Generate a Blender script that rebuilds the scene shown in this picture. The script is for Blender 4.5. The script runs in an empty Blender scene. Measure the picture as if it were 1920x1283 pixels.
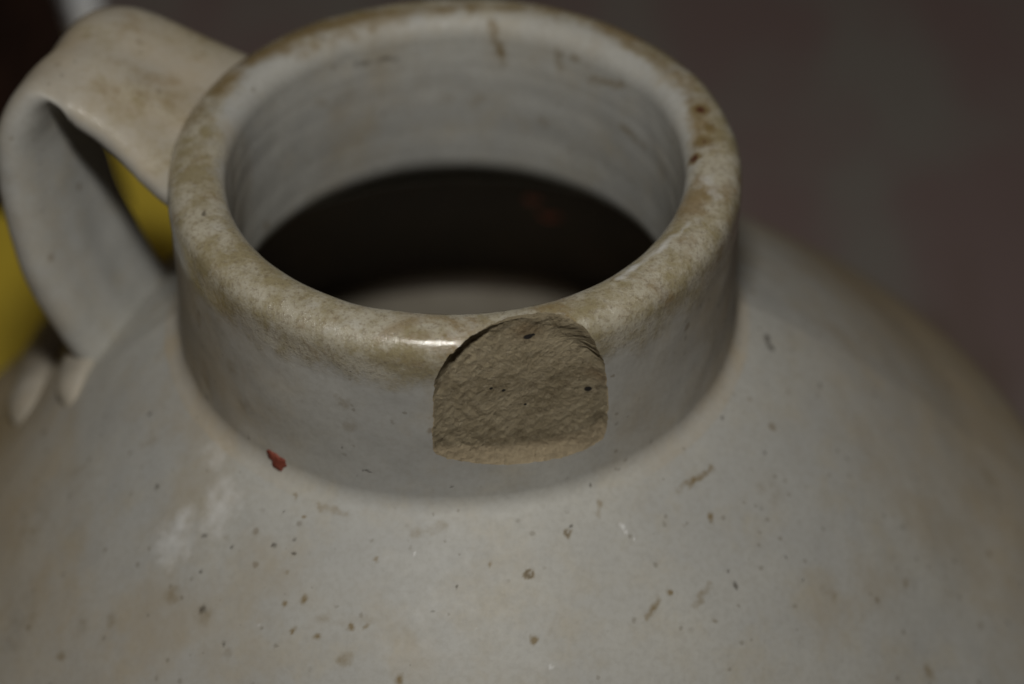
# A chipped stoneware jug photographed close-up by flash: neck, rim, strap handle, shoulder,
# dim mottled floor behind, a yellow box with a dark board on it behind the handle.
import bpy, math, random
import numpy as np
from mathutils import Matrix, Vector

MM = 0.001
ZB = 256.0                      # the rim's centre stands 256 mm above the floor
scene = bpy.context.scene
col = scene.collection

# ---------------- camera ----------------
cam_d = bpy.data.cameras.new('camera')
cam = bpy.data.objects.new('camera', cam_d)
col.objects.link(cam)
scene.camera = cam
cam_pos = Vector((0.0, -328.983, 262.978 + ZB))*MM
cr = Vector((0.9995297, -0.0306657, 0.0))
cu = Vector((0.02078794, 0.67756998, 0.73516446))
cf = Vector((0.02254433, 0.73481871, -0.67788879))
cam.matrix_world = Matrix(((cr.x, cu.x, -cf.x, cam_pos.x), (cr.y, cu.y, -cf.y, cam_pos.y), (cr.z, cu.z, -cf.z, cam_pos.z), (0, 0, 0, 1)))
cam_d.lens = 55.0
cam_d.sensor_width = 23.6
cam_d.clip_start = 0.01
cam_d.clip_end = 20.0
cam_d.dof.use_dof = True
cam_d.dof.focus_distance = 0.390
cam_d.dof.aperture_fstop = 5.0
cam_d.dof.aperture_blades = 7

# ---------------- world: a dim room ----------------
world = bpy.data.worlds.new('World')
scene.world = world
world.use_nodes = True
bg = world.node_tree.nodes['Background']
bg.inputs['Color'].default_value = (1.0, 0.80, 0.58, 1)
bg.inputs['Strength'].default_value = 0.026

# ---------------- the camera's own flash, above the lens ----------------
fl_d = bpy.data.lights.new('camera_flash', 'AREA')
fl_d.shape = 'RECTANGLE'
fl_d.size = 0.050
fl_d.size_y = 0.028
fl_d.energy = 1.15
fl_d.color = (1.0, 0.975, 0.92)
fl = bpy.data.objects.new('camera_flash', fl_d)
col.objects.link(fl)
fl.location = cam_pos + cu*0.126 - cr*0.006 + cf*0.012
fl.rotation_euler = (Vector((0.0, 0.0, 0.225)) - fl.location).to_track_quat('-Z', 'Y').to_euler()

vs = scene.view_settings
vs.view_transform = 'Standard'
vs.look = 'None'
vs.exposure = 0.0
vs.gamma = 1.0

# ---------------- helpers ----------------
def tag(o, label=None, cat=None, group=None, kind=None):
    for k, v in (('label', label), ('category', cat), ('group', group), ('kind', kind)):
        if v: o[k] = v
    return o
def mesh_obj(name, V, faces, mat, parent=None, smooth=True, marks=None, local=False):
    """V in millimetres from the rim centre (or metres in the parent's space when local)"""
    me = bpy.data.meshes.new(name)
    V = np.asarray(V, float)
    W = V if local else (V + np.array([0, 0, ZB]))*MM
    me.vertices.add(len(W)); me.vertices.foreach_set('co', W.astype(np.float32).ravel())
    if isinstance(faces, np.ndarray):
        n, k = faces.shape
        me.loops.add(n*k); me.loops.foreach_set('vertex_index', faces.astype(np.int32).ravel())
        me.polygons.add(n)
        me.polygons.foreach_set('loop_start', np.arange(0, n*k, k, dtype=np.int32))
        me.polygons.foreach_set('loop_total', np.full(n, k, dtype=np.int32))
        me.update(calc_edges=True)
    else:
        me = bpy.data.meshes.new(name); me.from_pydata([tuple(p) for p in W], [], faces); me.update()
    me.validate()
    if smooth: me.polygons.foreach_set('use_smooth', np.ones(len(me.polygons), dtype=bool))
    if marks is not None:
        at = me.attributes.new('marks', 'FLOAT_COLOR', 'POINT')
        at.data.foreach_set('color', np.ascontiguousarray(np.clip(marks[:, :4], 0, 4), dtype=np.float32).ravel())
        if marks.shape[1] > 4:
            af = me.attributes.new('flush_shade', 'FLOAT', 'POINT'); af.data.foreach_set('value', np.ascontiguousarray(marks[:, 4], dtype=np.float32))
    me.materials.append(mat)
    o = bpy.data.objects.new(name, me)
    col.objects.link(o)
    if parent: o.parent = parent
    return o

class NT:
    """small helper for node materials"""
    def __init__(self, name):
        self.m = bpy.data.materials.new(name); self.m.use_nodes = True
        self.t = self.m.node_tree; self.n = self.t.nodes; self.l = self.t.links
        self.b = self.n['Principled BSDF']
        self.tc = self.n.new('ShaderNodeTexCoord')
    def set(self, sock, v):
        if hasattr(v, 'is_output') or isinstance(v, bpy.types.NodeSocket): self.l.new(v, sock)
        else: sock.default_value = v
    def noise(self, scale, detail=4, rough=.55, vec=None, dist=0.0):
        n = self.n.new('ShaderNodeTexNoise'); n.inputs['Scale'].default_value = scale
        n.inputs['Detail'].default_value = detail; n.inputs['Roughness'].default_value = rough; n.inputs['Distortion'].default_value = dist
        self.l.new(vec if vec is not None else self.tc.outputs['Object'], n.inputs['Vector'])
        return n.outputs['Fac']
    def voro(self, scale, rnd=1.0, vec=None):
        n = self.n.new('ShaderNodeTexVoronoi'); n.inputs['Scale'].default_value = scale; n.inputs['Randomness'].default_value = rnd
        self.l.new(vec if vec is not None else self.tc.outputs['Object'], n.inputs['Vector'])
        return n
    def ramp(self, fac, lo, hi, a=0.0, b=1.0, smooth=True):
        n = self.n.new('ShaderNodeMapRange'); n.interpolation_type = 'SMOOTHSTEP' if smooth else 'LINEAR'
        for i, v in enumerate((fac, lo, hi, a, b)): self.set(n.inputs[i], v)
        return n.outputs['Result']
    def math(self, op, a, b=0.0, clamp=False):
        n = self.n.new('ShaderNodeMath'); n.operation = op; n.use_clamp = clamp
        self.set(n.inputs[0], a); self.set(n.inputs[1], b)
        return n.outputs[0]
    def mix(self, fac, a, b, mode='MIX'):
        n = self.n.new('ShaderNodeMix'); n.data_type = 'RGBA'; n.blend_type = mode
        self.set(n.inputs['Factor'], fac)
        for s, v in ((n.inputs['A'], a), (n.inputs['B'], b)):
            pass
        A = [s for s in n.inputs if s.name == 'A' and s.type == 'RGBA'][0]; B = [s for s in n.inputs if s.name == 'B' and s.type == 'RGBA'][0]
        self.set(A, a if not isinstance(a, tuple) else (*a, 1)[:4]); self.set(B, b if not isinstance(b, tuple) else (*b, 1)[:4])
        return [s for s in n.outputs if s.type == 'RGBA'][0]
    def stretch(self, sx, sy, sz, rot=(0, 0, 0)):
        n = self.n.new('ShaderNodeMapping'); n.inputs['Scale'].default_value = (sx, sy, sz); n.inputs['Rotation'].default_value = rot
        self.l.new(self.tc.outputs['Object'], n.inputs['Vector'])
        return n.outputs['Vector']
    def attr(self):
        n = self.n.new('ShaderNodeAttribute'); n.attribute_name = 'marks'
        s = self.n.new('ShaderNodeSeparateColor'); self.l.new(n.outputs['Color'], s.inputs[0])
        return s.outputs[0], s.outputs[1], s.outputs[2], n.outputs['Alpha']
    def bump(self, h, strength, dist, normal=None):
        n = self.n.new('ShaderNodeBump'); n.inputs['Strength'].default_value = strength; n.inputs['Distance'].default_value = dist
        self.set(n.inputs['Height'], h)
        if normal is not None: self.l.new(normal, n.inputs['Normal'])
        return n.outputs['Normal']
    def out(self, color, rough, spec=.5, normal=None, coat=0.0):
        self.set(self.b.inputs['Base Color'], color if not isinstance(color, tuple) else (*color, 1)[:4])
        self.set(self.b.inputs['Roughness'], rough); self.b.inputs['Specular IOR Level'].default_value = spec
        if coat: self.b.inputs['Coat Weight'].default_value = coat; self.b.inputs['Coat Roughness'].default_value = .12
        if normal is not None: self.l.new(normal, self.b.inputs['Normal'])
        return self.m

# ---------------- materials ----------------
def glaze_material():
    """grey salt glaze; marks: R brown stain and painted side shade, G dark speck, B pale scuff and painted glint, A worn buff (unglazed) lip"""
    k = NT('grey_glaze')
    br, dk, wh, buff = k.attr()
    big = k.noise(22, 5, .6)
    mid = k.noise(95, 5, .65)
    fine = k.noise(900, 3, .6)
    c = k.mix(k.ramp(big, .30, .70), (0.358, 0.356, 0.338), (0.420, 0.412, 0.376))
    c = k.mix(k.math('MULTIPLY', k.ramp(mid, .46, .74), .5), c, (0.375, 0.333, 0.250))
    c = k.mix(k.math('MULTIPLY', k.ramp(k.noise(60, 4, .6, dist=.6), .55, .80), .35), c, (0.33, 0.335, 0.335))
    c = k.mix(k.math('MULTIPLY', k.ramp(fine, .35, .75), .34), c, (0.285, 0.272, 0.24))
    c = k.mix(k.math('MULTIPLY', k.ramp(k.noise(34, 5, .65, k.stretch(1, 1, .5)), .50, .72), .55), c, (0.315, 0.268, 0.195))
    fa = k.n.new('ShaderNodeAttribute'); fa.attribute_name = 'flush_shade'
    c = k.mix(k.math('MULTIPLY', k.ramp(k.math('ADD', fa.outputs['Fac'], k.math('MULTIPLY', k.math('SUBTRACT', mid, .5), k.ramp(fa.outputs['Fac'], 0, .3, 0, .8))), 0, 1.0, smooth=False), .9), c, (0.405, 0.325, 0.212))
    # iron specks of the clay
    nv = k.n.new('ShaderNodeTexNoise'); nv.inputs['Scale'].default_value = 900; nv.inputs['Detail'].default_value = 2
    k.l.new(k.tc.outputs['Object'], nv.inputs['Vector'])
    vm = k.n.new('ShaderNodeVectorMath'); vm.operation = 'MULTIPLY_ADD'
    k.l.new(nv.outputs['Color'], vm.inputs[0]); vm.inputs[1].default_value = (.0009,)*3; k.l.new(k.tc.outputs['Object'], vm.inputs[2])
    for sc, lim, amt, cc, thr in ((230, .13, .5, (0.15, 0.11, 0.06), .80), (480, .17, .5, (0.17, 0.15, 0.115), .72)):
        v = k.voro(sc, 1.0, vm.outputs[0])
        sep = k.n.new('ShaderNodeSeparateColor'); k.l.new(v.outputs['Color'], sep.inputs[0])
        on = k.ramp(sep.outputs[0], thr, thr+.15)
        rad = k.ramp(sep.outputs[1], 0, 1, lim*.4, lim*1.7, False)
        spot = k.math('MULTIPLY', k.ramp(k.math('DIVIDE', v.outputs['Distance'], rad), .5, 1.3, 1, 0), on)
        c = k.mix(k.math('MULTIPLY', spot, amt), c, cc)
    # worn buff lip, patchy and grainy
    edge = k.math('ADD', k.math('MULTIPLY', buff, 1.18), k.math('MULTIPLY', k.math('SUBTRACT', k.noise(95, 6, .72), .5), 1.7))
    bm = k.ramp(edge, .22, .86)
    grain = k.noise(1300, 4, .75)
    bc = k.mix(k.ramp(k.noise(170, 5, .68), .38, .62), (0.262, 0.220, 0.120), (0.415, 0.382, 0.298))
    bc = k.mix(k.math('MULTIPLY', k.ramp(k.noise(70, 5, .7, dist=.4), .49, .66), .8), bc, (0.205, 0.136, 0.050))
    bc = k.mix(k.math('MULTIPLY', k.ramp(k.noise(240, 4, .6), .54, .72), .45), bc, (0.46, 0.445, 0.40))
    bc = k.mix(k.math('MULTIPLY', k.ramp(grain, .48, .68), .6), bc, (0.16, 0.12, 0.07))
    c = k.mix(k.math('MULTIPLY', bm, .92), c, bc)
    # particular stains, with a few painted shades and a glint
    wob = k.math('MULTIPLY', k.math('SUBTRACT', k.noise(420, 4, .65), .5), .9)
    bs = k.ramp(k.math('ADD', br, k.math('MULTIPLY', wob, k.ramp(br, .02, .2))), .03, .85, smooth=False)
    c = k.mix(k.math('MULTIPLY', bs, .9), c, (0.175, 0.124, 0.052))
    c = k.mix(k.ramp(br, 1.05, 1.6), c, (0.085, 0.034, 0.018))
    ds = k.ramp(k.math('ADD', dk, k.math('MULTIPLY', wob, k.ramp(dk, .02, .2))), .05, .95)
    c = k.mix(k.math('MULTIPLY', ds, .85), c, (0.065, 0.055, 0.042))
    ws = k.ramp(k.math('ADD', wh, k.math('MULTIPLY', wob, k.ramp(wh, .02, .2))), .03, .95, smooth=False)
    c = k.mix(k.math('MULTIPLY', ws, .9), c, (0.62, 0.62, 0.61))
    rough = k.mix(k.ramp(buff, .25, .6), (.58, .58, .58), (.16, .16, .16))
    rough = k.math('ADD', rough, k.math('MULTIPLY', k.math('SUBTRACT', k.noise(300, 4, .7), .5), .35))
    h = k.math('ADD', k.math('MULTIPLY', k.noise(320, 3, .5), .6), k.math('MULTIPLY', k.noise(60, 3, .5), 2.6))
    h = k.math('SUBTRACT', h, k.math('MULTIPLY', k.math('ADD', ds, k.math('MULTIPLY', ws, -.6)), 1.1))
    n1 = k.bump(h, .55, .00018)
    n2 = k.bump(k.math('MULTIPLY', grain, bm), .9, .00022, n1)
    n3 = k.bump(k.math('MULTIPLY', k.noise(1700, 2, .5), 1.0), .25, .00004, n2)
    k.set(k.b.inputs['Coat Weight'], k.math('MULTIPLY', k.ramp(buff, .2, .55), k.ramp(k.noise(210, 4, .7),   .36, .56, .15, 1.0)))
    k.b.inputs['Coat Roughness'].default_value = .13
    k.l.new(k.bump(grain, .45, .00014, n1), k.b.inputs['Coat Normal'])
    return k.out(c, rough, .38, n3)
def inside_material():
    k = NT('brown_slip')
    c = k.mix(k.ramp(k.noise(24, 5, .6), .35, .68), (0.060, 0.044, 0.028), (0.125, 0.088, 0.055))
    n = k.bump(k.noise(90, 4, .5), .4, .0003)
    return k.out(c, .42, .3, n)
def clay_material():
    k = NT('bare_clay')
    c = k.mix(k.ramp(k.noise(150, 6, .7), .32, .68), (0.235, 0.192, 0.118), (0.345, 0.290, 0.192))
    c = k.mix(k.math('MULTIPLY', k.ramp(k.noise(1100, 4, .75), .48, .68), .6), c, (0.40, 0.345, 0.245))
    c = k.mix(k.math('MULTIPLY', k.ramp(k.noise(520, 5, .75), .53, .68), .6), c, (0.125, 0.095, 0.055))
    br, dk, wh, buff = k.attr()
    c = k.mix(k.math('MULTIPLY', k.ramp(br, .1, 1.0), .7), c, (0.155, 0.098, 0.045))
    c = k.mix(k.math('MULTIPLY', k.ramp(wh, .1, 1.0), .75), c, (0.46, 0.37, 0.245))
    c = k.mix(k.ramp(dk, .3, .8), c, (0.022, 0.019, 0.017))
    h = k.math('ADD', k.noise(1200, 6, .82), k.math('MULTIPLY', k.voro(700).outputs['Distance'], .5))
    n = k.bump(h, 1.0, .00065)
    return k.out(c, .92, .22, n)
def red_material():
    k = NT('red_paint')
    c = k.mix(k.ramp(k.noise(700, 4, .6), .35, .65), (0.135, 0.030, 0.018), (0.22, 0.060, 0.038))
    return k.out(c, .6, .3, k.bump(k.noise(1500, 3, .6), .6, .0002))
def brightened_red_material():  # the same red paint, brightened so it shows in the dark mouth
    k = NT('brightened_red_paint')
    c = k.mix(k.ramp(k.noise(700, 4, .6), .35, .65), (0.75, 0.20, 0.12), (0.85, 0.34, 0.24))
    return k.out(c, .5, .4)
def floor_material():
    k = NT('mottled_floor')
    v = k.stretch(1, .55, 1, (0, 0, math.radians(28)))
    f = k.noise(15.0, 3, .5, v)
    c = k.mix(k.ramp(f, .38, .58), (0.32, 0.297, 0.270), (0.30, 0.213, 0.205))
    c = k.mix(k.math('MULTIPLY', k.ramp(k.noise(17, 3, .5, v), .56, .72), .8), c, (0.22, 0.155, 0.12))
    c = k.mix(k.math('MULTIPLY', k.noise(400, 4, .6), .4), c, (0.27, 0.24, 0.23))
    return k.out(c, .85, .25, k.bump(k.noise(300, 4, .6), .5, .001))
def plain(name, a, b, rough, scale=60, spec=.4, bump=.0003):
    k = NT(name)
    c = k.mix(k.ramp(k.noise(scale, 5, .6), .35, .65), a, b)
    return k.out(c, rough, spec, k.bump(k.noise(scale*4, 4, .6), .4, bump))
def wood_material():
    k = NT('dark_wood')
    v = k.stretch(14, 2.0, 14)
    c = k.mix(k.ramp(k.noise(12, 5, .6, v), .35, .68), (0.014, 0.006, 0.004), (0.034, 0.015, 0.010))
    return k.out(c, .5, .35, k.bump(k.noise(40, 4, .6, v), .4, .0005))

# ---------- GEO: profile of the jug, millimetres, rim centre at the origin ----------
def bez(a, b, c, n=14):
    t = np.linspace(0, 1, n)[:, None]
    return (1-t)**2*np.array(a) + 2*t*(1-t)*np.array(b) + t*t*np.array(c)
def catmull(pts, n=24):
    P = np.array(pts, float)
    P = np.vstack([2*P[0]-P[1], P, 2*P[-1]-P[-2]])
    out = []
    t = np.linspace(0, 1, n, endpoint=False)[:, None]
    for i in range(1, len(P)-2):
        a, b, c, d = P[i-1], P[i], P[i+1], P[i+2]
        out.append(.5*((2*b)+(c-a)*t+(2*a-5*b+4*c-d)*t*t+(3*b-a-3*c+d)*t**3))
    out.append(P[-2][None])
    return np.vstack(out)
def resample(poly, step):
    d = np.r_[0, np.cumsum(np.hypot(*np.diff(poly, axis=0).T))]
    n = max(2, int(round(d[-1]/step))+1)
    s = np.linspace(0, d[-1], n)
    return np.stack([np.interp(s, d, poly[:, 0]), np.interp(s, d, poly[:, 1])], -1)
OUT_BODY = catmull([(0.5, -254), (60, -254.4), (91, -255.6), (93.5, -253), (97, -240), (106, -220), (117, -190), (125, -160),
                    (130, -130), (130.2, -114), (127.5, -100), (120.5, -87.5), (110, -77.4), (100, -69.0), (88, -57.7), (76, -47.5), (66, -40.3), (58, -35.1), (54.3, -32.9)])
FILLET = np.vstack([bez((54.3, -32.9), (53.6, -32.45), (53.0, -32.1), 4), bez((53.0, -32.1), (51.3, -31.1), (51.0, -29.2), 14)[1:]])
WALL = catmull([(51.0, -29.2), (50.6, -24), (50.35, -16), (50.2, -5)])
ang = np.radians(np.linspace(0, 180, 90))
n_ = 2/2.5
LIP = np.stack([45.1+5.1*np.sign(np.cos(ang))*np.abs(np.cos(ang))**n_, 5.0*np.abs(np.sin(ang))**n_], -1)
INNER = catmull([(40, 0), (39.7, -8), (39.7, -18), (40, -27)])
EDGE = bez((40, -27), (40.1, -31.5), (45.5, -35.5), 14)
INSIDE = catmull([(45.5, -35.5), (54, -41.5), (66, -50.5), (80, -63), (92, -76), (100, -90), (104, -104), (103.5, -112), (101, -116)])
RAISED_FLOOR = catmull([(101, -116), (96, -117.6), (80, -118.6), (50, -119), (0.5, -119.2)])  # inner floor added high up and pale, to give the lit crescent
def build_profile():
    secs = [('body', OUT_BODY[:-1], None), ]
    parts = []
    low = OUT_BODY[OUT_BODY[:, 1] < -100]; low = low
    k = len(low)
    parts.append(('body', resample(OUT_BODY[:k+1], 4.0)))
    parts.append(('body', resample(OUT_BODY[k:], 0.42)))
    parts.append(('neck', resample(np.vstack([FILLET, WALL[1:]]), 0.32)))
    parts.append(('rim', resample(np.vstack([WALL[-1:], LIP]), 0.26)))
    parts.append(('neck_inside', resample(np.vstack([INNER, EDGE[1:]]), 0.6)))
    parts.append(('inside', resample(INSIDE, 2.0)))
    parts.append(('raised_floor', resample(RAISED_FLOOR, 2.5)))
    pts, tag = [], []
    for i, (nm, pp) in enumerate(parts):
        if i: pp = pp[1:]
        pts.append(pp); tag += [nm]*len(pp)
    return np.vstack(pts), np.array(tag)
PROF, PTAG = build_profile()
NROW = len(PROF)
SARC = np.r_[0, np.cumsum(np.hypot(*np.diff(PROF, axis=0).T))]
S_NECK = SARC[np.argmax(PTAG == 'neck')]           # arc length where the neck starts
S_INN = SARC[np.argmax(PTAG == 'neck_inside')]
def hash3(i, j, k, seed):
    h = (i*374761393 + j*668265263 + k*2147483647 + seed*974711) & 0xffffffff
    h = ((h ^ (h >> 13))*1274126177) & 0xffffffff
    h = ((h ^ (h >> 16))*2246822519) & 0xffffffff
    return ((h ^ (h >> 15)) & 0xffff)/65535.0
def vnoise(P, scale, seed=0):                       # value noise, -1..1
    Q = np.asarray(P, float)*scale + 1000.0
    I = np.floor(Q).astype(np.int64); f = Q - I; f = f*f*f*(f*(f*6-15)+10)
    out = 0
    for dx in (0, 1):
        for dy in (0, 1):
            for dz in (0, 1):
                w = (f[..., 0] if dx else 1-f[..., 0])*(f[..., 1] if dy else 1-f[..., 1])*(f[..., 2] if dz else 1-f[..., 2])
                out = out + w*hash3(I[..., 0]+dx, I[..., 1]+dy, I[..., 2]+dz, seed)
    return out*2-1
def fbm(P, scale, oct=4, seed=0, gain=.5):
    a, o, n = 1.0, 0, 0
    for i in range(oct):
        o = o + a*vnoise(P, scale*2.03**i, seed+i*17); n += a; a *= gain
    return o/n
BUL = 4.0
def surf(a, s):
    """point on the jug: a azimuth (rad), s arc length along the profile (mm)"""
    a = np.asarray(a, float); s = np.asarray(s, float)
    r = np.interp(s, SARC, PROF[:, 0]); z = np.interp(s, SARC, PROF[:, 1])
    P = np.stack([r*np.cos(a), r*np.sin(a), z], -1)
    s1 = np.interp(-31.0, [-35, -26], [0, 1])
    upper = np.clip((z+60)/30, 0, 1)
    outside = (s < SARC[np.argmax(PTAG == 'neck_inside')]).astype(float)
    # thrown by hand: slightly out of round, dented, lower on the handle side
    dr = .22*np.sin(2*a+.7) + .14*np.sin(3*a+2.1) + .10*np.sin(5*a+.4)
    dr = dr + .22*vnoise(P, 1/14.0, 3) + .10*vnoise(P, 1/5.0, 5)
    inn = ((s > S_INN) & (z > -33)).astype(float)
    zz3 = np.stack([z*0, np.sin(a)*.35, z+1.2*np.sin(a+.6)], -1)
    dr = dr + inn*(.13*vnoise(zz3, .22, 12)+.045*vnoise(zz3, .8, 13))
    lipness = np.clip((z+6)/8, 0, 1)
    dr = dr*(r > 3)
    ca, sa = np.cos(a), np.sin(a)
    P[..., 0] += dr*ca; P[..., 1] += dr*sa
    P[..., 2] += lipness*(.25*np.sin(a*2+1.0)+.18*np.sin(a*3+.2)+.16*vnoise(P, 1/9.0, 9))
    w = np.maximum(0, np.cos(a-math.radians(170)))**1.3
    sh = np.clip(r-51.5, 0, 48)*np.clip((z+130)/40, 0, 1)*outside
    P[..., 2] -= w*.25*sh
    kb = np.maximum(0, np.sin(a))*(12.0+1.5*np.clip(-np.cos(a)*1.5, 0, 1))
    P[..., 2] -= kb*np.clip((-z-8)/20, 0, 1)*outside*np.clip((z+200)/90, 0, 1)
    P[..., 2] += BUL*np.maximum(0, np.sin(a))*np.sin(math.pi*np.clip((r-56)/76, 0, 1))*outside*(z < -20)
    return P
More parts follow.
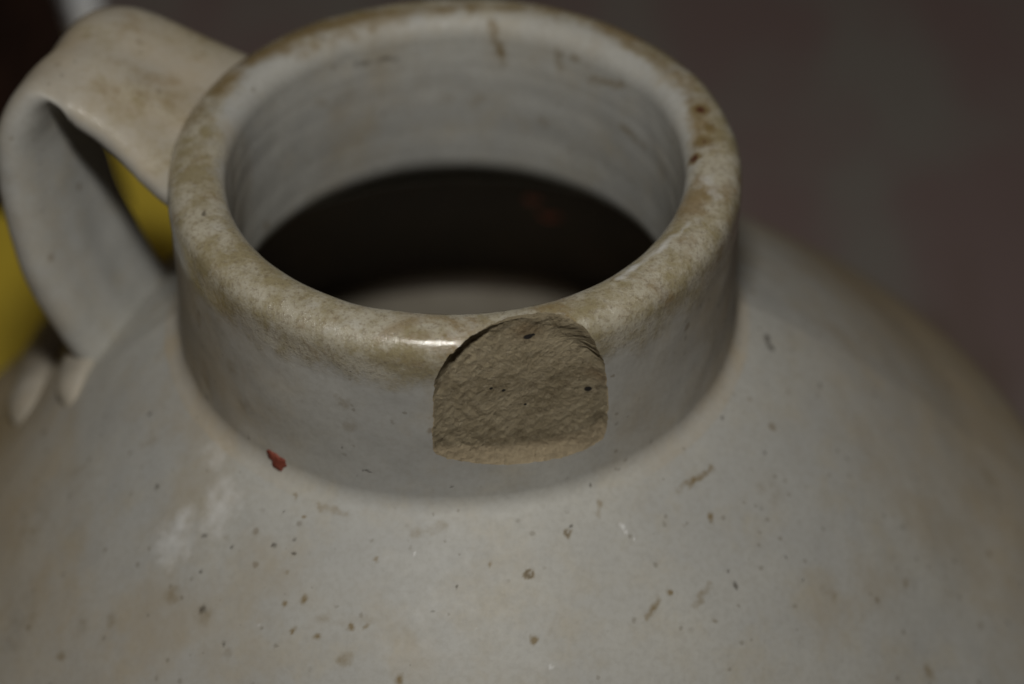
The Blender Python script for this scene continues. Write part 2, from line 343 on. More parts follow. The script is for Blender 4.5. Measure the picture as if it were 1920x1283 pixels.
MARKS = [
    ('b',-44.8,-23.8,-24.5,-44.8,-23.8,-24.5,4.24,0.35),
    ('b',-41.5,-28.8,-9.8,-41.5,-28.8,-9.8,3.64,0.3),
    ('b',44.7,-22.8,-17.8,44.7,-22.8,-17.8,3.73,0.35),
    ('b',40.6,-30.1,-23.5,40.6,-30.1,-23.5,3.72,0.25),
    ('b',-79.3,-25.4,-60.1,-79.3,-25.4,-60.1,7.04,0.25),  # broad browns on the left shoulder: grazing shade painted in
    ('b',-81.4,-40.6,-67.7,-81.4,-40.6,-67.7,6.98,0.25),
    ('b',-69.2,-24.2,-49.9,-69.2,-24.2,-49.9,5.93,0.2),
    ('o',17.8,-54.6,-34.8,17.8,-54.6,-34.8,0.63,1.0),
    ('o',11.3,-60.9,-37.8,11.3,-60.9,-37.8,0.81,1.0),
    ('b',43.1,-47.4,-39.1,43.1,-47.4,-39.1,0.56,1.0),
    ('d',47.0,-57.1,-46.1,47.0,-57.1,-46.1,0.83,1.0),
    ('b',35.4,-60.6,-43.4,35.4,-60.6,-43.4,0.55,1.0),
    ('d',45.8,-55.0,-44.4,45.8,-55.0,-44.4,0.46,1.0),
    ('d',66.7,-12.4,-41.5,66.7,-12.4,-41.5,0.69,1.0),
    ('d',-44.7,-58.3,-47.4,-44.7,-58.3,-47.4,0.83,1.0),
    ('b',-44.2,-59.1,-47.6,-44.2,-59.1,-47.6,1.85,0.5),
    ('b',-50.3,-54.0,-48.1,-50.3,-54.0,-48.1,1.31,0.8),
    ('b',-26.8,-61.7,-41.6,-26.8,-61.7,-41.6,0.64,1.0),
    ('b',-24.5,-67.4,-44.7,-24.5,-67.4,-44.7,0.54,1.0),
    ('b',-10.9,-75.0,-47.4,-10.9,-75.0,-47.4,0.81,1.0),
    ('d',-39.5,-50.5,-40.1,-39.5,-50.5,-40.1,0.55,1.0),
    ('d',-32.1,-52.9,-38.0,-32.1,-52.9,-38.0,0.46,1.0),
    ('d',-54.0,-35.1,-41.3,-54.0,-35.1,-41.3,0.76,1.0),
    ('d',-55.8,-20.3,-37.6,-55.8,-20.3,-37.6,0.58,1.0),
    ('d',-1.1,-62.6,-38.2,-1.1,-62.6,-38.2,0.36,1.0),
    ('d',-5.2,-66.0,-40.6,-5.2,-66.0,-40.6,0.36,1.0),
    ('b',-20.1,-71.2,-46.2,-20.1,-71.2,-46.2,1.17,0.7),
    ('d',-41.1,-64.5,-49.5,-41.1,-64.5,-49.5,0.55,1.0),
    ('d',-41.7,-57.9,-45.6,-41.7,-57.9,-45.6,0.46,1.0),
    ('b',11.4,-69.9,-43.9,11.4,-69.9,-43.9,0.63,1.0),
    ('d',18.6,-53.2,-34.2,18.6,-53.2,-34.2,0.36,1.0),
    ('d',15.0,-53.2,-33.5,15.0,-53.2,-33.5,0.36,1.0),
    ('d',46.5,-28.5,-33.1,46.5,-28.5,-33.1,0.57,1.0),
    ('d',45.6,-30.7,-33.3,45.6,-30.7,-33.3,0.85,0.5),
    ('d',46.2,-33.0,-34.4,46.2,-33.0,-34.4,0.66,0.5),
    ('d',54.0,-32.8,-38.4,54.0,-32.8,-38.4,0.48,1.0),
    ('d',70.6,-26.4,-46.9,70.6,-26.4,-46.9,0.69,0.6),
    ('d',52.6,-43.0,-41.7,52.6,-43.0,-41.7,0.56,0.7),
    ('d',82.9,-32.3,-58.6,82.9,-32.3,-58.6,0.9,0.6),
    ('d',82.3,-38.8,-60.6,82.3,-38.8,-60.6,0.79,0.5),
    ('d',77.0,-41.8,-57.5,77.0,-41.8,-57.5,0.68,0.5),
    ('d',56.6,-49.6,-47.2,56.6,-49.6,-47.2,0.47,1.0),
    ('d',59.5,-52.2,-50.3,59.5,-52.2,-50.3,0.38,1.0),
    ('b',79.9,-44.3,-60.9,79.9,-44.3,-60.9,0.88,0.7),
    ('b',83.2,-57.7,-70.4,83.2,-57.7,-70.4,1.27,0.8),
    ('d',-30.5,-48.4,-34.8,-30.5,-48.4,-34.8,0.46,1.0),
    ('d',-28.6,-54.4,-37.6,-28.6,-54.4,-37.6,0.46,1.0),
    ('d',-28.5,-52.5,-36.4,-28.5,-52.5,-36.4,0.37,1.0),
    ('b',-30.1,-57.2,-39.8,-30.1,-57.2,-39.8,0.46,1.0),
    ('b',-28.2,-46.0,-32.7,-28.2,-46.0,-32.7,0.46,1.0),
    ('b',-26.7,-49.7,-34.2,-26.7,-49.7,-34.2,0.37,1.0),
    ('b',-14.5,-58.0,-36.2,-14.5,-58.0,-36.2,0.45,1.0),
    ('b',4.7,-59.5,-36.4,4.7,-59.5,-36.4,0.45,1.0),
    ('b',-28.8,-65.5,-44.7,-28.8,-65.5,-44.7,0.45,1.0),
    ('b',-18.9,-67.0,-42.9,-18.9,-67.0,-42.9,0.54,1.0),
    ('b',-16.2,-67.4,-42.6,-16.2,-67.4,-42.6,0.45,1.0),
    ('b',-30.0,-61.5,-42.5,-30.0,-61.5,-42.5,0.45,1.0),
    ('d',-45.1,-52.8,-44.3,-45.1,-52.8,-44.3,0.46,1.0),
    ('d',-44.5,-47.3,-40.9,-44.5,-47.3,-40.9,0.56,1.0),
    ('d',-46.7,-45.5,-41.3,-46.7,-45.5,-41.3,0.56,0.6),
    ('b',54.6,-39.3,-41.3,54.6,-39.3,-41.3,3.79,0.25),
    ('b',64.5,-52.3,-53.6,64.5,-52.3,-53.6,1.71,0.35),
    ('b',-55.7,-26.0,-39.2,-55.7,-26.0,-39.2,1.93,0.3),
    ('b',102.1,-9.4,-70.9,102.1,-9.4,-70.9,6.35,0.3),
    ('d',2.3,-47.6,4.5,2.3,-47.6,4.5,0.26,1.0),
    ('d',-39.9,-57.5,-44.4,-39.9,-57.5,-44.4,0.28,1.0),
    ('b',-61.5,-53.0,-55.5,-61.5,-53.0,-55.5,1.14,0.7),
    ('b',-67.7,-51.5,-59.7,-67.7,-51.5,-59.7,2.12,0.4),
    ('b',-71.3,-53.7,-64.3,-71.3,-53.7,-64.3,0.97,0.8),
    ('d',-83.0,-45.5,-71.6,-83.0,-45.5,-71.6,2.19,0.5),
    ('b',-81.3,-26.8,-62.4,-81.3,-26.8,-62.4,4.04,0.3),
    ('d',47.2,-17.7,-20.0,47.2,-17.7,-20.0,0.47,1.0),
    ('d',23.9,31.7,-22.0,23.9,31.7,-22.0,0.93,0.9),
    ('b',4.2,39.5,-13.1,4.2,39.5,-13.1,2.06,0.45),
    ('b',-1.9,39.7,-13.1,-1.9,39.7,-13.1,1.44,0.35),
    ('d',-13.3,37.0,-14.9,-13.3,37.0,-14.9,0.72,0.5),
    ('d',-9.0,38.4,-15.5,-9.0,38.4,-15.5,0.72,0.5),
    ('d',38.3,11.5,-9.5,38.3,11.5,-9.5,0.88,0.8),
    ('b',17.1,35.5,-16.1,17.1,35.5,-16.1,1.23,0.4),
    ('b',-12.9,37.5,-2.5,-12.9,37.5,-2.5,0.61,0.2),
    ('b',43.9,9.9,5.5,43.9,9.9,5.5,1.72,2.0),
    ('b',43.7,1.3,5.2,43.7,1.3,5.2,1.69,1.5),
    ('b',41.7,-2.4,4.3,41.7,-2.4,4.3,1.12,1.9),
    ('b',45.0,4.9,5.4,45.0,4.9,5.4,0.95,1.0),
    ('b',-24.9,30.4,-7.1,-24.9,30.4,-7.1,1.21,0.4),
    ('d',-42.7,-16.0,5.1,-42.7,-16.0,5.1,0.55,1.0),
    ('b',-35.6,17.9,-25.6,-35.6,17.9,-25.6,1.01,0.6),
    ('d',-17.8,-47.1,-3.1,-17.8,-47.1,-3.1,0.26,1.0),
    ('d',-15.7,-48.2,-25.1,-15.7,-48.2,-25.1,0.36,1.0),
    ('d',-10.1,-46.3,4.8,-10.1,-46.3,4.8,0.26,1.0),
    ('d',-19.8,-46.7,-20.7,-19.8,-46.7,-20.7,0.27,1.0),
    ('d',-36.7,-35.8,-28.6,-36.7,-35.8,-28.6,0.37,1.0),
    ('b',-35.2,-23.5,4.4,-35.2,-23.5,4.4,0.72,0.5),
    ('b',-19.3,-46.7,-10.1,-19.3,-46.7,-10.1,1.23,0.5),
    ('b',-18.3,-47.1,-15.2,-18.3,-47.1,-15.2,1.06,0.4),
    ('b',-38.5,-32.9,-14.9,-38.5,-32.9,-14.9,1.82,0.35),
    ('b',-44.6,-23.7,-10.8,-44.6,-23.7,-10.8,1.47,0.5),
    ('b',-36.6,-35.3,-21.3,-36.6,-35.3,-21.3,2.2,0.3),
    ('d',27.1,-43.4,-30.7,27.1,-43.4,-30.7,0.46,1.0),
    ('d',22.2,-46.6,-31.3,22.2,-46.6,-31.3,0.37,1.0),
    ('d',-1.8,-50.3,-27.0,-1.8,-50.3,-27.0,0.36,1.0),
    ('d',-16.3,-48.0,-25.4,-16.3,-48.0,-25.4,0.36,1.0),
    ('w',27.3,-52.0,-35.7,27.3,-52.0,-35.7,0.55,1.0),
    ('w',28.0,-52.7,-36.4,28.0,-52.7,-36.4,0.46,1.0),
    ('w',29.4,-53.6,-37.3,29.4,-53.6,-37.3,0.37,1.0),
    ('w',-35.0,-63.8,-46.1,-35.0,-63.8,-46.1,0.37,1.0),
    ('w',-8.3,-57.5,-35.3,-8.3,-57.5,-35.3,0.27,1.0),
    ('w',1.8,-68.6,-42.2,1.8,-68.6,-42.2,0.36,1.0),
    ('w',14.6,-73.4,-46.9,14.6,-73.4,-46.9,0.45,1.0),
    ('w',-49.9,-45.7,-43.3,-49.9,-45.7,-43.3,3.94,0.8),
    ('w',-51.0,-47.5,-45.0,-51.0,-47.5,-45.0,2.82,0.6),
    ('w',-41.1,-42.6,-36.6,-41.1,-42.6,-36.6,3.35,0.8),
    ('w',-43.0,-45.7,-39.2,-43.0,-45.7,-39.2,2.79,0.6),
    ('w',-42.6,-34.8,-33.6,-42.6,-34.8,-33.6,2.44,0.7),
    ('w',-48.3,-42.8,-40.9,-48.3,-42.8,-40.9,2.25,0.6),
    ('w',-1.3,41.1,3.2,-1.3,41.1,3.2,0.71,0.6),  # flash highlight on the rear rim, painted as a pale spot
    ('b',-36.9,27.8,5.1,-28.5,36.4,4.9,1.97,1.0),
    ('b',-28.5,36.4,4.9,-14.6,42.4,4.7,2.0,1.0),
    ('b',-14.6,42.4,4.7,1.4,44.5,4.5,1.42,0.9),
    ('b',1.4,44.5,4.5,23.4,42.2,4.3,1.22,0.7),
    ('b',25.2,38.5,5.0,37.2,26.1,5.3,1.61,0.75),
    ('b',38.1,24.3,5.3,44.7,10.9,5.5,1.77,0.75),
    ('b',-47.3,8.8,4.5,-39.6,23.6,5.2,2.1,0.7),
    ('w',26.6,-33.8,4.5,34.3,-26.3,4.7,0.79,0.8),
    ('w',34.3,-26.3,4.7,39.2,-20.6,4.8,0.62,0.5),
    ('w',43.3,-8.2,5.1,44.8,-13.9,4.9,1.29,0.4),
    ('b',-20.5,37.0,4.5,-8.7,42.9,4.5,2.21,0.7),
    ('b',-32.1,30.2,5.1,-24.4,35.2,4.7,1.78,0.7),
    ('b',37.5,-44.3,-35.3,43.9,-39.1,-35.7,0.56,0.8),
    ('b',30.9,-64.8,-44.6,32.9,-61.9,-43.4,0.55,0.8),
    ('b',39.7,-61.7,-45.6,42.3,-57.7,-44.4,0.55,0.7),
    ('b',23.7,-49.0,-33.1,23.4,-50.8,-34.0,0.46,0.6),
    ('b',-8.2,-54.6,-33.5,-3.3,-53.9,-32.9,0.72,0.4),
    ('b',-24.1,-48.3,-32.7,-23.8,-49.4,-33.3,0.46,0.6),
    ('b',-23.1,-49.0,-32.8,-19.4,-50.6,-32.8,0.55,0.4),
    ('b',-25.2,-64.7,-43.0,-15.1,-66.6,-41.8,0.81,0.3),
    ('d',56.8,-6.7,-34.4,57.5,-8.9,-35.0,0.89,1.0),
    ('b',15.2,-66.0,-41.7,14.3,-69.0,-43.7,0.36,0.2),
    ('d',-17.8,35.4,-1.9,-10.4,38.3,-2.6,0.91,0.75),
    ('b',7.4,40.9,3.7,9.3,38.8,-2.5,0.91,0.9),
    ('b',9.1,38.8,-2.0,9.5,38.7,-3.7,0.81,0.7),
    ('b',19.9,40.7,4.9,19.8,34.6,0.7,0.81,0.7),
    ('b',19.9,34.5,0.7,20.0,34.3,-2.4,0.9,0.7),
    ('b',25.4,30.3,-2.3,31.0,25.1,0.2,0.9,0.6),
    ('b',22.5,32.8,0.8,23.5,32.0,1.1,0.6,0.7),
    ('b',31.2,24.2,-8.9,35.8,17.5,-9.5,0.8,0.5),
    ('b',-8.4,-47.7,4.2,-4.9,-47.0,4.7,0.85,0.5),
    ('b',-14.8,37.0,1.6,-11.1,42.0,4.5,0.91,0.3),
    ('d',82.4,-17.9,-54.4,85.0,-22.0,-57.5,2.02,0.25),
    ('b',-28.2,30.8,4.4,-18.5,37.6,4.3,1.98,0.5),
]
TAILS = [([(-72.8, 34.6, -61.9), (-72.6, 20.7, -55.3), (-72.8, 7.3, -51.1), (-73.7, 0.0, -50.6), (-73.9, -4.6, -54.4)], (6.4, 6.0, 4.8, 3.4, 0.5)), ([(-89.3, 74.7, -99.6), (-89.1, 55.0, -88.4), (-86.0, 24.6, -70.1), (-85.8, 12.4, -66.0), (-84.8, 3.0, -66.4)], (6.2, 6.2, 5.4, 4.2, 0.5))]
FLECK = (232.2, 4.5)
FLECK_IN = [(79.5, 159.8), (77.5, 167.7)]
M_GLAZE = glaze_material(); M_IN = inside_material(); M_SET = plain('pale_raised_floor', (0.185, 0.160, 0.120), (0.26, 0.235, 0.19), .6, 40, .3, .0008); M_CLAY = clay_material(); M_RED = red_material()

# ---------------- the setting: the floor ----------------
def sheet(name, x0, x1, y0, y1, nx, ny, z, mat):
    xs = np.linspace(x0, x1, nx); ys = np.linspace(y0, y1, ny)
    X, Y = np.meshgrid(xs, ys)
    V = np.stack([X, Y, 0*X+z], -1).reshape(-1, 3)
    i = np.arange(nx*ny).reshape(ny, nx)
    F = np.stack([i[:-1, :-1], i[:-1, 1:], i[1:, 1:], i[1:, :-1]], -1).reshape(-1, 4)
    return mesh_obj(name, V, F, mat, local=True)
floor = sheet('floor', -3, 3, -2, 5, 40, 40, 0.0, floor_material())
tag(floor, 'dim mottled mauve and grey floor far out of focus', kind='structure')

# ---------------- the jug ----------------
jug = bpy.data.objects.new('stoneware_jug', None)
jug.empty_display_size = .05
col.objects.link(jug)
tag(jug, 'grey salt-glazed stoneware jug with strap handle and a chipped wide neck', 'jug')

def seg_dist(P, a, b):
    a = np.array(a); b = np.array(b); d = b-a; L = d@d
    if L < 1e-6: return np.linalg.norm(P-a, axis=-1)
    t = np.clip(((P-a)@d)/L, 0, 1)
    return np.linalg.norm(P-(a+t[..., None]*d), axis=-1)
def marks_for(P, lip):
    """masks of stains and painted light at points P (mm): R brown, G dark, B pale, A worn buff"""
    m = np.zeros((len(P), 5))
    P0 = P
    P = P + .42*np.stack([vnoise(P0, .8, 201), vnoise(P0, .8, 202), vnoise(P0, .8, 203)], -1) + .16*np.stack([vnoise(P0, 2.4, 204), vnoise(P0, 2.4, 205), vnoise(P0, 2.4, 206)], -1)
    blot = .72+.5*vnoise(P0, .55, 207)
    for k, x, y, z, x2, y2, z2, r, st in MARKS:
        r = r*1.25 if (k == 'b' and r < 1.6) else r
        R = r*1.7+1.0
        cx = np.array([(x+x2)/2, (y+y2)/2, (z+z2)/2]); reach = R+math.dist((x, y, z), (x2, y2, z2))/2+.5
        near = np.where(np.abs(P-cx).max(-1) < reach)[0]
        if len(near) == 0: continue
        d = seg_dist(P[near], (x, y, z), (x2, y2, z2))
        if k == 'o':
            v = np.exp(-((d-r*.75)/(r*.42))**2)*.95
            m[near, 0] = np.maximum(m[near, 0], v*.9); m[near, 1] = np.maximum(m[near, 1], v*.42)
            continue
        soft = 1.35 if r < 1.6 else 1.0
        v = st*np.clip((soft-d/(r*.95 if r < 1.6 else r*1.5)), 0, 1)*(blot[near] if st < .95 else 1)
        ch = {'b': 0, 'd': 1, 'w': 2}[k]
        m[near, ch] = np.maximum(m[near, ch], v*(.82 if k == 'd' else 1))
    rr = np.hypot(P0[:, 0], P0[:, 1]); aa = np.arctan2(P0[:, 1], P0[:, 0])
    side = np.clip(np.sin(aa)*.9+np.abs(np.cos(aa))*.75-.25, 0, 1)      # uneven brown glaze on the shoulder, with side falloff of light painted in
    flush_shade = np.clip((rr-60)/30, 0, 1)*side*(.75+.25*vnoise(P0, 1/22.0, 210)) + .35*np.clip((rr-86)/14, 0, 1)*side + .4*np.clip((rr-70)/16, 0, 1)*np.clip(-np.cos(aa)*1.6-.5, 0, 1)
    flush_shade = flush_shade + np.where((rr < 54) & (rr > 48) & (P0[:, 2] < 1), .5*np.clip(np.abs(np.cos(aa))*1.6-.75, 0, 1)*(1+.5*vnoise(P0, 1/9.0, 211)), 0)
    m[:, 4] = flush_shade
    m[:, 3] = lip
    return m
def lip_mask(a, s, P):
    """where the lip is worn to buff: its crown and outer corner, streaking down a little"""
    z = np.interp(s, SARC, PROF[:, 1]); r = np.interp(s, SARC, PROF[:, 0])
    q = s - S_NECK                                   # 0 at the neck's foot, about 42 on the crown
    back = np.clip((np.sin(a)+.75)/1.3, 0, 1)
    back = back*back*(3-2*back)
    top = np.clip((q-25.5)/10, 0, 1)*np.clip((55-7.5*back-q)/(7+3*back), 0, 1)
    return top*.95
NU = 1080
angs = np.arange(NU)/NU*2*math.pi
# region of the chip in grid indices
CHIP = [(284.5, 43.3), (288.8, 42.6), (292.0, 41.0), (295.0, 37.6), (296.5, 34.3), (298.2, 30.1), (299.2, 25.6), (299.8, 21.1), (299.8, 14.1), (298.8, 11.5), (295.0, 10.5), (290.5, 10.5), (284.5, 10.9), (278.8, 11.5), (274.2, 12.1), (270.8, 12.8), (267.0, 13.7), (265.0, 14.7), (264.8, 18.5), (265.0, 24.6), (265.2, 29.3), (266.0, 33.0), (268.5, 36.9), (271.2, 38.9), (274.0, 40.5), (276.8, 42.0), (281.0, 43.3)]
CH = np.array(CHIP); CH_A0 = 283.0; CH_S0 = 26.0
CHX = np.stack([np.radians(CH[:, 0]-CH_A0)*50.0, CH[:, 1]-CH_S0], -1)
# round the polygon a little and roughen it
loop = np.vstack([CHX, CHX[:1]])
dd = np.r_[0, np.cumsum(np.hypot(*np.diff(loop, axis=0).T))]
tt = np.linspace(0, dd[-1], 721)[:-1]
OL = np.stack([np.interp(tt, dd, loop[:, 0]), np.interp(tt, dd, loop[:, 1])], -1)
kern = np.exp(-np.linspace(-2, 2, 15)**2); kern /= kern.sum()
OL = np.stack([np.convolve(np.r_[OL[-7:, i], OL[:, i], OL[:7, i]], kern, 'valid') for i in (0, 1)], -1)
nz = np.c_[OL, 0*OL[:, :1]]
OL = OL*(1+.010*vnoise(nz, .9, 41)+.007*vnoise(nz, 2.6, 43))[:, None]
OLA = np.unwrap(np.arctan2(OL[:, 1], OL[:, 0]))
OLR = np.hypot(OL[:, 0], OL[:, 1])
def outline_radius(phi):
    a = np.arctan2(OL[:, 1], OL[:, 0]); o = np.argsort(a)
    return np.interp(phi, np.r_[a[o][-1]-2*np.pi, a[o], a[o][0]+2*np.pi], np.r_[OLR[o][-1], OLR[o], OLR[o][0]])
i0 = int(round((CH_A0-22)/360*NU)); i1 = int(round((CH_A0+21)/360*NU))
j0 = int(np.argmin(abs(SARC-(S_NECK+7.0)))); j1 = int(np.argmin(abs(SARC-(S_NECK+46.5))))

AA, SS = np.meshgrid(angs, SARC)                     # rows, columns
GP = surf(AA, SS)
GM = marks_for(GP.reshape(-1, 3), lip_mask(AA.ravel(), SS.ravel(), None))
idx = np.arange(NROW*NU).reshape(NROW, NU)
nxt = np.roll(idx, -1, axis=1)
Q = np.stack([idx[:-1], nxt[:-1], nxt[1:], idx[1:]], -1)   # (NROW-1, NU, 4)
rowtag = PTAG[1:]
hole = np.zeros((NROW-1, NU), bool); hole[j0:j1, i0:i1] = True
GPf = GP.reshape(-1, 3)

# annulus between the grid's rectangle and the chip's outline
rect = [(j0, i) for i in range(i0, i1)] + [(j, i1) for j in range(j0, j1)] + [(j1, i) for i in range(i1, i0, -1)] + [(j, i0) for j in range(j1, j0, -1)]
RJ = np.array([r[0] for r in rect]); RI = np.array([r[1] for r in rect])
RX = np.stack([(angs[RI]-math.radians(CH_A0))*50.0, SARC[RJ]-S_NECK-CH_S0], -1)
phi = np.arctan2(RX[:, 1], RX[:, 0])
INX = outline_radius(phi)[:, None]*np.stack([np.cos(phi), np.sin(phi)], -1)
NR = 16
ringsX = [RX+(INX-RX)*(t/NR)**.9 for t in range(NR+1)]
def from_local(X):
    return X[..., 0]/50.0+math.radians(CH_A0), X[..., 1]+CH_S0+S_NECK
ann = np.array(ringsX); a_, s_ = from_local(ann)
AP = surf(a_, s_); nb = len(rect)
AP[0] = GP[RJ, RI]
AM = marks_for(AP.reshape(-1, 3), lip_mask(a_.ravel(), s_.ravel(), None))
ai = np.arange((NR+1)*nb).reshape(NR+1, nb)
AQ = np.stack([ai[:-1], np.roll(ai, -1, 1)[:-1], np.roll(ai, -1, 1)[1:], ai[1:]], -1).reshape(-1, 4)
AQs = s_.reshape(-1)[AQ].mean(-1)

def submesh(Vall, Mall, F):
    u, inv = np.unique(F.ravel(), return_inverse=True)
    return Vall[u], inv.reshape(F.shape), Mall[u]
VA = np.vstack([GPf, AP.reshape(-1, 3)]); MA = np.vstack([GM, AM]); off = len(GPf)
S_RIM = SARC[np.argmax(PTAG == 'rim')]
parts = {}
for nm in ('body', 'neck', 'rim', 'neck_inside', 'inside', 'raised_floor'):
    F = Q[rowtag == nm][~hole[rowtag == nm]]
    if nm == 'neck': F = np.vstack([F, AQ[AQs < S_RIM]+off])
    if nm == 'rim': F = np.vstack([F, AQ[AQs >= S_RIM]+off])
    V, F, Mk = submesh(VA, MA, F)
    name = {'body': 'body', 'neck': 'neck', 'rim': 'rim', 'neck_inside': 'neck_lining', 'inside': 'inner_wall', 'raised_floor': 'inner_floor'}[nm]
    parts[nm] = mesh_obj(name, V, F, {'inside': M_IN, 'raised_floor': M_SET}.get(nm, M_GLAZE), jug, marks=Mk)
parts['rim']['label'] = 'worn buff-brown rounded rim of the jug'
parts['inside']['label'] = 'dark brown inner wall of the jug'
parts['raised_floor']['label'] = 'pale inner floor of the jug, raised to catch the flash'

# the chip's broken face
NC = 58
tr = np.linspace(0, 1, NC+1)[:-1]**1.12
CX_ = np.array([INX*(1-t) for t in tr]+[INX[:1]*0+np.zeros((nb, 2))])[:-1]
cx, cy = CX_[..., 0], CX_[..., 1]
a_, s_ = from_local(CX_)
CP = surf(a_, s_)
# distance to the outline
flat = CX_.reshape(-1, 2); ed = np.full(len(flat), 1e9)
for o in OL[::3]: ed = np.minimum(ed, np.hypot(flat[:, 0]-o[0], flat[:, 1]-o[1]))
ed = np.maximum(ed-.05, 0).reshape(cx.shape); ed[0] = 0
wdt = (1.3-.92*np.clip((-9-cy)/3, 0, 1)) + .9*np.clip((cy-6)/8, 0, 1)*np.clip((cx+6)/8, .0, 1) - .2*np.clip((cy-2)/8, 0, 1)*np.clip((-cx-4)/6, 0, 1)
wdt = wdt*(1+.25*vnoise(np.stack([cx, cy, 0*cx], -1), .35, 71))
prof_ = 1-np.exp(-(ed/wdt)**1.35)
# the break is a plane leaning back into the lip
sq = s_-S_NECK; da = a_-math.radians(CH_A0-1.5)
zP = np.interp(sq, [9.5, 29.8, 41.6], [-23.2, -2.2, 5.0])
rP = np.interp(zP, [-20, -5, 5], [48.3, 46.9, 44.3])/np.cos(np.clip(da, -.3, .3)) - .35*np.clip((cy-3)/9, 0, 1)*np.clip((-cx)/9, 0, 1)
rS = np.hypot(CP[..., 0], CP[..., 1])
rP = np.where(sq < 34, np.minimum(rP, rS-.55), rP)
PL = np.stack([rP*np.cos(a_), rP*np.sin(a_), zP], -1)
PL[..., :2] += 0
CP = CP + (PL-CP)*prof_[..., None]
depth = prof_*2
N3 = np.stack([cx, cy, depth*2], -1)
diag = np.stack([(cx*.8+cy*.6)*.5, (-cx*.6+cy*.8)*1.6, 0*cx], -1)
rough_ = .24*fbm(N3, .20, 3, 50) + .11*fbm(diag, .50, 4, 61, .62) + .17*fbm(N3, 1.9, 4, 52, .8)
# curved ripples parallel to the left edge
dl = np.hypot(cx-6, cy-2)
rip = .13*np.sin(dl*2.4+2.0*vnoise(N3, .3, 77))*np.clip((-cx-2)/8, 0, 1)
bumpd = (rough_+rip)*np.clip(ed/.7, 0, 1)
ra = np.stack([np.cos(a_), np.sin(a_), .3+0*a_], -1)
CP = CP - ra*bumpd[..., None]
CP[0] = AP[-1]
cm = np.zeros((NC*nb+1, 4))
cm[:-1, 0] = (np.clip(1-np.hypot(cx-1, (cy-11))/5.5, 0, 1)*.8 + np.clip(1-np.hypot((cx-13)/2, cy+1)/2.5, 0, 1)*.8).ravel()
led = np.clip((-12.3-cy+.0*cx+np.interp(cx, [-16, -5, 4, 13], [2.0, -.4, -1.0, .4]))/.6+.2, 0, 1)*.7  # pale band: light on the upward ledge painted into the clay
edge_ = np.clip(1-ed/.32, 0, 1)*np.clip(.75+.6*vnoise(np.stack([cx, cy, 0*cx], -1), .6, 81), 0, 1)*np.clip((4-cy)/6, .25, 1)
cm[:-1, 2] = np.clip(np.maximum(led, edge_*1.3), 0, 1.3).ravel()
for px, py, pr in ((1.3, 9.2, .75), (11.2, -4.4, .55), (-3.6, -2.0, .3), (-5.8, -1.2, .28), (0.2, -5.6, .25), (2.2, 9.5, .4)):
    cm[:-1, 1] = np.maximum(cm[:-1, 1], np.clip(1.5-np.hypot((cx-px)*.8, cy-py)/pr, 0, 1).ravel())
cen = CP[-1].mean(0)
CV = np.vstack([CP.reshape(-1, 3), cen]); ci = np.arange(NC*nb).reshape(NC, nb)
cq = np.stack([ci[:-1], np.roll(ci, -1, 1)[:-1], np.roll(ci, -1, 1)[1:], ci[1:]], -1).reshape(-1, 4)
faces = [tuple(int(v) for v in f) for f in cq] + [(int(ci[-1, i]), int(ci[-1, (i+1) % nb]), NC*nb) for i in range(nb)]
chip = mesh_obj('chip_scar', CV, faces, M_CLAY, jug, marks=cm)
chip['label'] = 'rough buff broken face of the chip in the neck'

# ---------------- strap handle ----------------
H = [(156.5, 43.5, -5, 43, 11), (156.2, 51, -2.4, 40, 10.2), (156.6, 60.5, 2.2, 35, 9.4), (157.2, 69, 5.6, 33, 9.0), (158.6, 75.0, 4.6, 32.5, 9.0),
     (161.0, 78.4, -1.9, 31, 9.4), (162.5, 78.8, -10.5, 30, 10), (163.4, 77.4, -20, 30.5, 10.4), (164.0, 75.4, -29, 31, 10.8), (164.2, 72.6, -37, 31, 10.8), (163.8, 69.6, -45, 30.5, 10.2), (163, 66, -53, 30, 9)]
K = catmull(H, 16)
az = np.radians(K[:, 0])
HC = np.stack([K[:, 1]*np.cos(az), K[:, 1]*np.sin(az), K[:, 2]], -1)
HT = np.gradient(HC, axis=0); HT /= np.linalg.norm(HT, axis=1)[:, None]
wa = math.radians(157)
HW = np.tile(np.array([math.sin(wa), -math.cos(wa), 0]), (len(K), 1))
HW -= (HW*HT).sum(1)[:, None]*HT; HW /= np.linalg.norm(HW, axis=1)[:, None]
HN = np.cross(HW, HT)
nc = 72
ph = np.arange(nc)/nc*2*math.pi
cw = np.sign(np.cos(ph))*np.abs(np.cos(ph))**.80; ch_ = np.sign(np.sin(ph))*np.abs(np.sin(ph))**.86
HV = []
for i in range(len(K)):
    t = i/(len(K)-1)
    w, h = K[i, 3]/2, K[i, 4]/2
    groove = .55*np.exp(-((cw-.1)/.25)**2) + .35*np.exp(-((cw+.55)/.2)**2)   # finger-pulled grooves along the strap
    hh = h*ch_ - np.sign(ch_)*groove*np.clip(np.abs(ch_), 0, 1)*(.8+.4*math.sin(t*9))
    HV.append(HC[i] + HW[i]*(cw*w)[:, None] + HN[i]*hh[:, None])
HV = np.array(HV)
dn = fbm(HV, 1/11.0, 3, 23)*.55
ctr = HC[:, None, :]
rd = HV-ctr; rd /= np.maximum(np.linalg.norm(rd, axis=-1, keepdims=True), 1e-6)
HV = HV + rd*dn[..., None]
hi = np.arange(len(K)*nc).reshape(len(K), nc)
HQ = np.stack([hi[:-1], np.roll(hi, -1, 1)[:-1], np.roll(hi, -1, 1)[1:], hi[1:]], -1).reshape(-1, 4)
HVf = HV.reshape(-1, 3)
tpar = np.repeat(np.linspace(0, 1, len(K)), nc)
outer = np.tile(np.clip(np.sin(ph)*2+.3, 0, 1), len(K))
hb = np.clip(1.0-(tpar-.30)/.18, 0, 1)*outer*.36
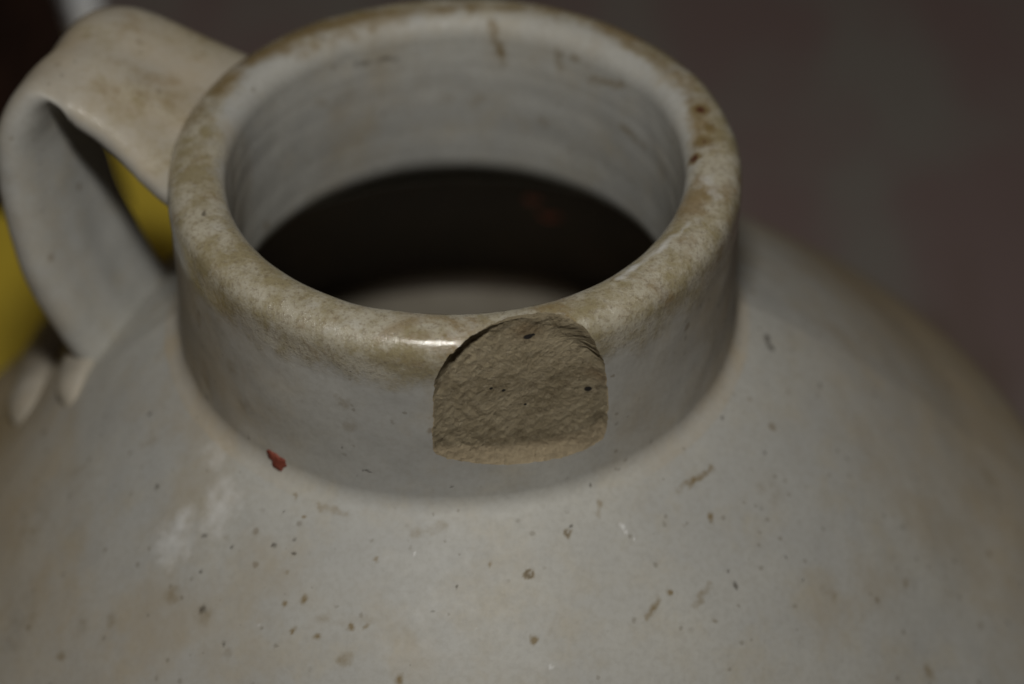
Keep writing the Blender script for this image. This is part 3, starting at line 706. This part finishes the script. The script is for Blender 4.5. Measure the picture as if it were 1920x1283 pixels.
hm = marks_for(HVf, hb)
hm[:, 4] = np.clip(1.0-(tpar-.34)/.2, 0, 1)*outer*(.62+.3*vnoise(HVf, 1/7.0, 301))
allV, allQ, allM = [HVf], [HQ], [hm]
# two tails of clay pressed down on the shoulder
def tail(pts, rads, flat=.5):
    P = catmull(pts, 12); R_ = catmull(rads, 12)[:, 0]
    T = np.gradient(P, axis=0); T /= np.linalg.norm(T, axis=1)[:, None]
    upv = np.array([-.62, .12, .77]); out = []
    for i in range(len(P)):
        W = np.cross(T[i], upv); W /= np.linalg.norm(W); U = np.cross(W, T[i])
        out.append(P[i] + R_[i]*(np.cos(ph)[:, None]*W + flat*np.sin(ph)[:, None]*U))
    V = np.array(out); V = V + .35*fbm(V, 1/6.0, 3, 91)[..., None]*upv
    ii = np.arange(len(P)*nc).reshape(len(P), nc)
    return V.reshape(-1, 3), np.stack([ii[:-1], np.roll(ii, -1, 1)[:-1], np.roll(ii, -1, 1)[1:], ii[1:]], -1).reshape(-1, 4)
for pts, rads in TAILS:
    V, F = tail(pts, [(r, 0) for r in rads])
    allQ.append(F+sum(len(v) for v in allV)); allV.append(V); mk = marks_for(V, np.zeros(len(V))); mk[:, 4] = .5; allM.append(mk)
handle = mesh_obj('handle', np.vstack(allV), np.vstack(allQ), M_GLAZE, jug, marks=np.vstack(allM))

# ---------------- red paint flecks stuck on the jug ----------------
def fleck(a_deg, sq, size, seed, mat=None, skew=.0):
    rnd = random.Random(seed)
    a0 = math.radians(a_deg); s0 = S_NECK+sq; R0 = float(np.hypot(*surf(a0, s0)[:2]))
    k = 26; V = []
    def put(du, dv, hgt):
        a, s = a0+du/R0, s0+dv
        P = surf(a, s); A = surf(a+.004, s)-surf(a-.004, s); B = surf(a, s+.3)-surf(a, s-.3)
        n = np.cross(A, B); n /= np.linalg.norm(n)
        V.append(tuple(P+n*hgt))
    for sc, hgt in ((1.0, -.1), (.92, .2), (.5, .34)):
        for i in range(k):
            a = 2*math.pi*i/k
            q = (1+.16*math.sin(2*a+seed)+.16*math.sin(3*a+seed*2)+.10*math.sin(7*a+seed*3))*sc
            du, dv = math.cos(a)*size[0]*q, math.sin(a)*size[1]*q
            put(du, dv+du*skew, hgt+(rnd.uniform(-.05, .08) if hgt > 0 else 0))
    put(0, 0, .36)
    F = []
    for r_ in range(2):
        for i in range(k): F.append((r_*k+i, r_*k+(i+1) % k, (r_+1)*k+(i+1) % k, (r_+1)*k+i))
    for i in range(k): F.append((2*k+i, 2*k+(i+1) % k, 3*k))
    return mesh_obj('paint_fleck', V, F, mat or M_RED, jug)
M_RED2 = brightened_red_material()
f1 = fleck(FLECK[0], FLECK[1], (2.1, 1.5), 3); f1['label'] = 'red paint fleck at the foot of the neck'
for a_s, sz, sd in ((FLECK_IN[0], (2.4, 1.7), 5), (FLECK_IN[1], (2.4, 1.9), 8)):
    f2 = fleck(*a_s, sz, sd, M_RED2); f2['label'] = 'red paint fleck on the inner wall'

# ---------------- things behind the handle ----------------
E1 = np.array([-.957, -.290]); E2 = np.array([-.290, .957]); BC = np.array([-56.0, 126.0])
def rbox(name, e1, e2, z, mat, parent=None, r=2.0, seg=4, warp=0.0, seed=1):
    """rounded box in the yellow box's axes: ranges in mm, z above the floor"""
    import bmesh
    bm = bmesh.new()
    bmesh.ops.create_cube(bm, size=1)
    for v in bm.verts:
        a = e1[0] if v.co.x < 0 else e1[1]; b = e2[0] if v.co.y < 0 else e2[1]; zz = z[0] if v.co.z < 0 else z[1]
        p = BC + E1*a + E2*b
        v.co = (p[0]*MM, p[1]*MM, zz*MM)
    bmesh.ops.recalc_face_normals(bm, faces=bm.faces)
    bmesh.ops.bevel(bm, geom=list(bm.edges), offset=r*MM, segments=seg, profile=.6, affect='EDGES')
    if warp:
        bmesh.ops.subdivide_edges(bm, edges=list(bm.edges), cuts=3, use_grid_fill=True)
        for v in bm.verts:
            q = np.array([[v.co.x/MM, v.co.y/MM, v.co.z/MM]])
            v.co += Vector((vnoise(q, .16, seed)[0], vnoise(q, .16, seed+1)[0], vnoise(q, .16, seed+2)[0]))*warp*MM
        zmin = min(v.co.z for v in bm.verts)
        for v in bm.verts: v.co.z += z[0]*MM - zmin
    me = bpy.data.meshes.new(name); bm.to_mesh(me); bm.free()
    for p in me.polygons: p.use_smooth = True
    me.materials.append(mat)
    o = bpy.data.objects.new(name, me); col.objects.link(o)
    if parent: o.parent = parent
    return o
M_YEL = plain('yellow_card', (0.66, 0.49, 0.05), (0.72, 0.54, 0.065), .55, 30)
M_WOOD = wood_material()
M_WHITE = plain('white_paper', (0.84, 0.87, 0.91), (0.88, 0.90, 0.94), .7, 80)
box = bpy.data.objects.new('yellow_box', None); box.empty_display_size = .03; col.objects.link(box)
tag(box, 'plain yellow box out of focus behind the jug handle', 'box')
rbox('carton', (2, 258), (2, 143), (0, 78), M_YEL, box, 2.5)
rbox('lid', (0, 260), (0, 145), (78.2, 106), M_YEL, box, 3.0)
def prism(name, poly, z0, z1, mat, r=1.8):
    import bmesh
    bm = bmesh.new()
    lo = [bm.verts.new((x*MM, y*MM, z0*MM)) for x, y in poly]; hi_ = [bm.verts.new((x*MM, y*MM, z1*MM)) for x, y in poly]
    bm.faces.new(lo[::-1]); bm.faces.new(hi_)
    for i in range(len(poly)):
        k = (i+1) % len(poly); bm.faces.new((lo[i], lo[k], hi_[k], hi_[i]))
    bmesh.ops.recalc_face_normals(bm, faces=bm.faces)
    bmesh.ops.bevel(bm, geom=list(bm.edges), offset=r*MM, segments=3, profile=.6, affect='EDGES')
    me = bpy.data.meshes.new(name); bm.to_mesh(me); bm.free()
    for p in me.polygons: p.use_smooth = True
    me.materials.append(mat)
    o = bpy.data.objects.new(name, me); col.objects.link(o)
    return o
p0 = np.array([-88.0, 174.0]); u_ = np.array([-1.0, .0])*150; v_ = np.array([-.295, .955])*125
board = prism('wooden_board', [p0, p0+v_, p0+u_+v_, p0+u_], 106.1, 112.1, M_WOOD, 1.2)
tag(board, 'very dark brown wooden board lying on the yellow box', 'board')
paper = rbox('paper_wad', (6, 16), (134, 156), (106.1, 120), M_WHITE, None, 3.5, 4, 1.4, 33)
tag(paper, 'small bluish-white paper wad beside the dark board, at the top edge', 'paper')
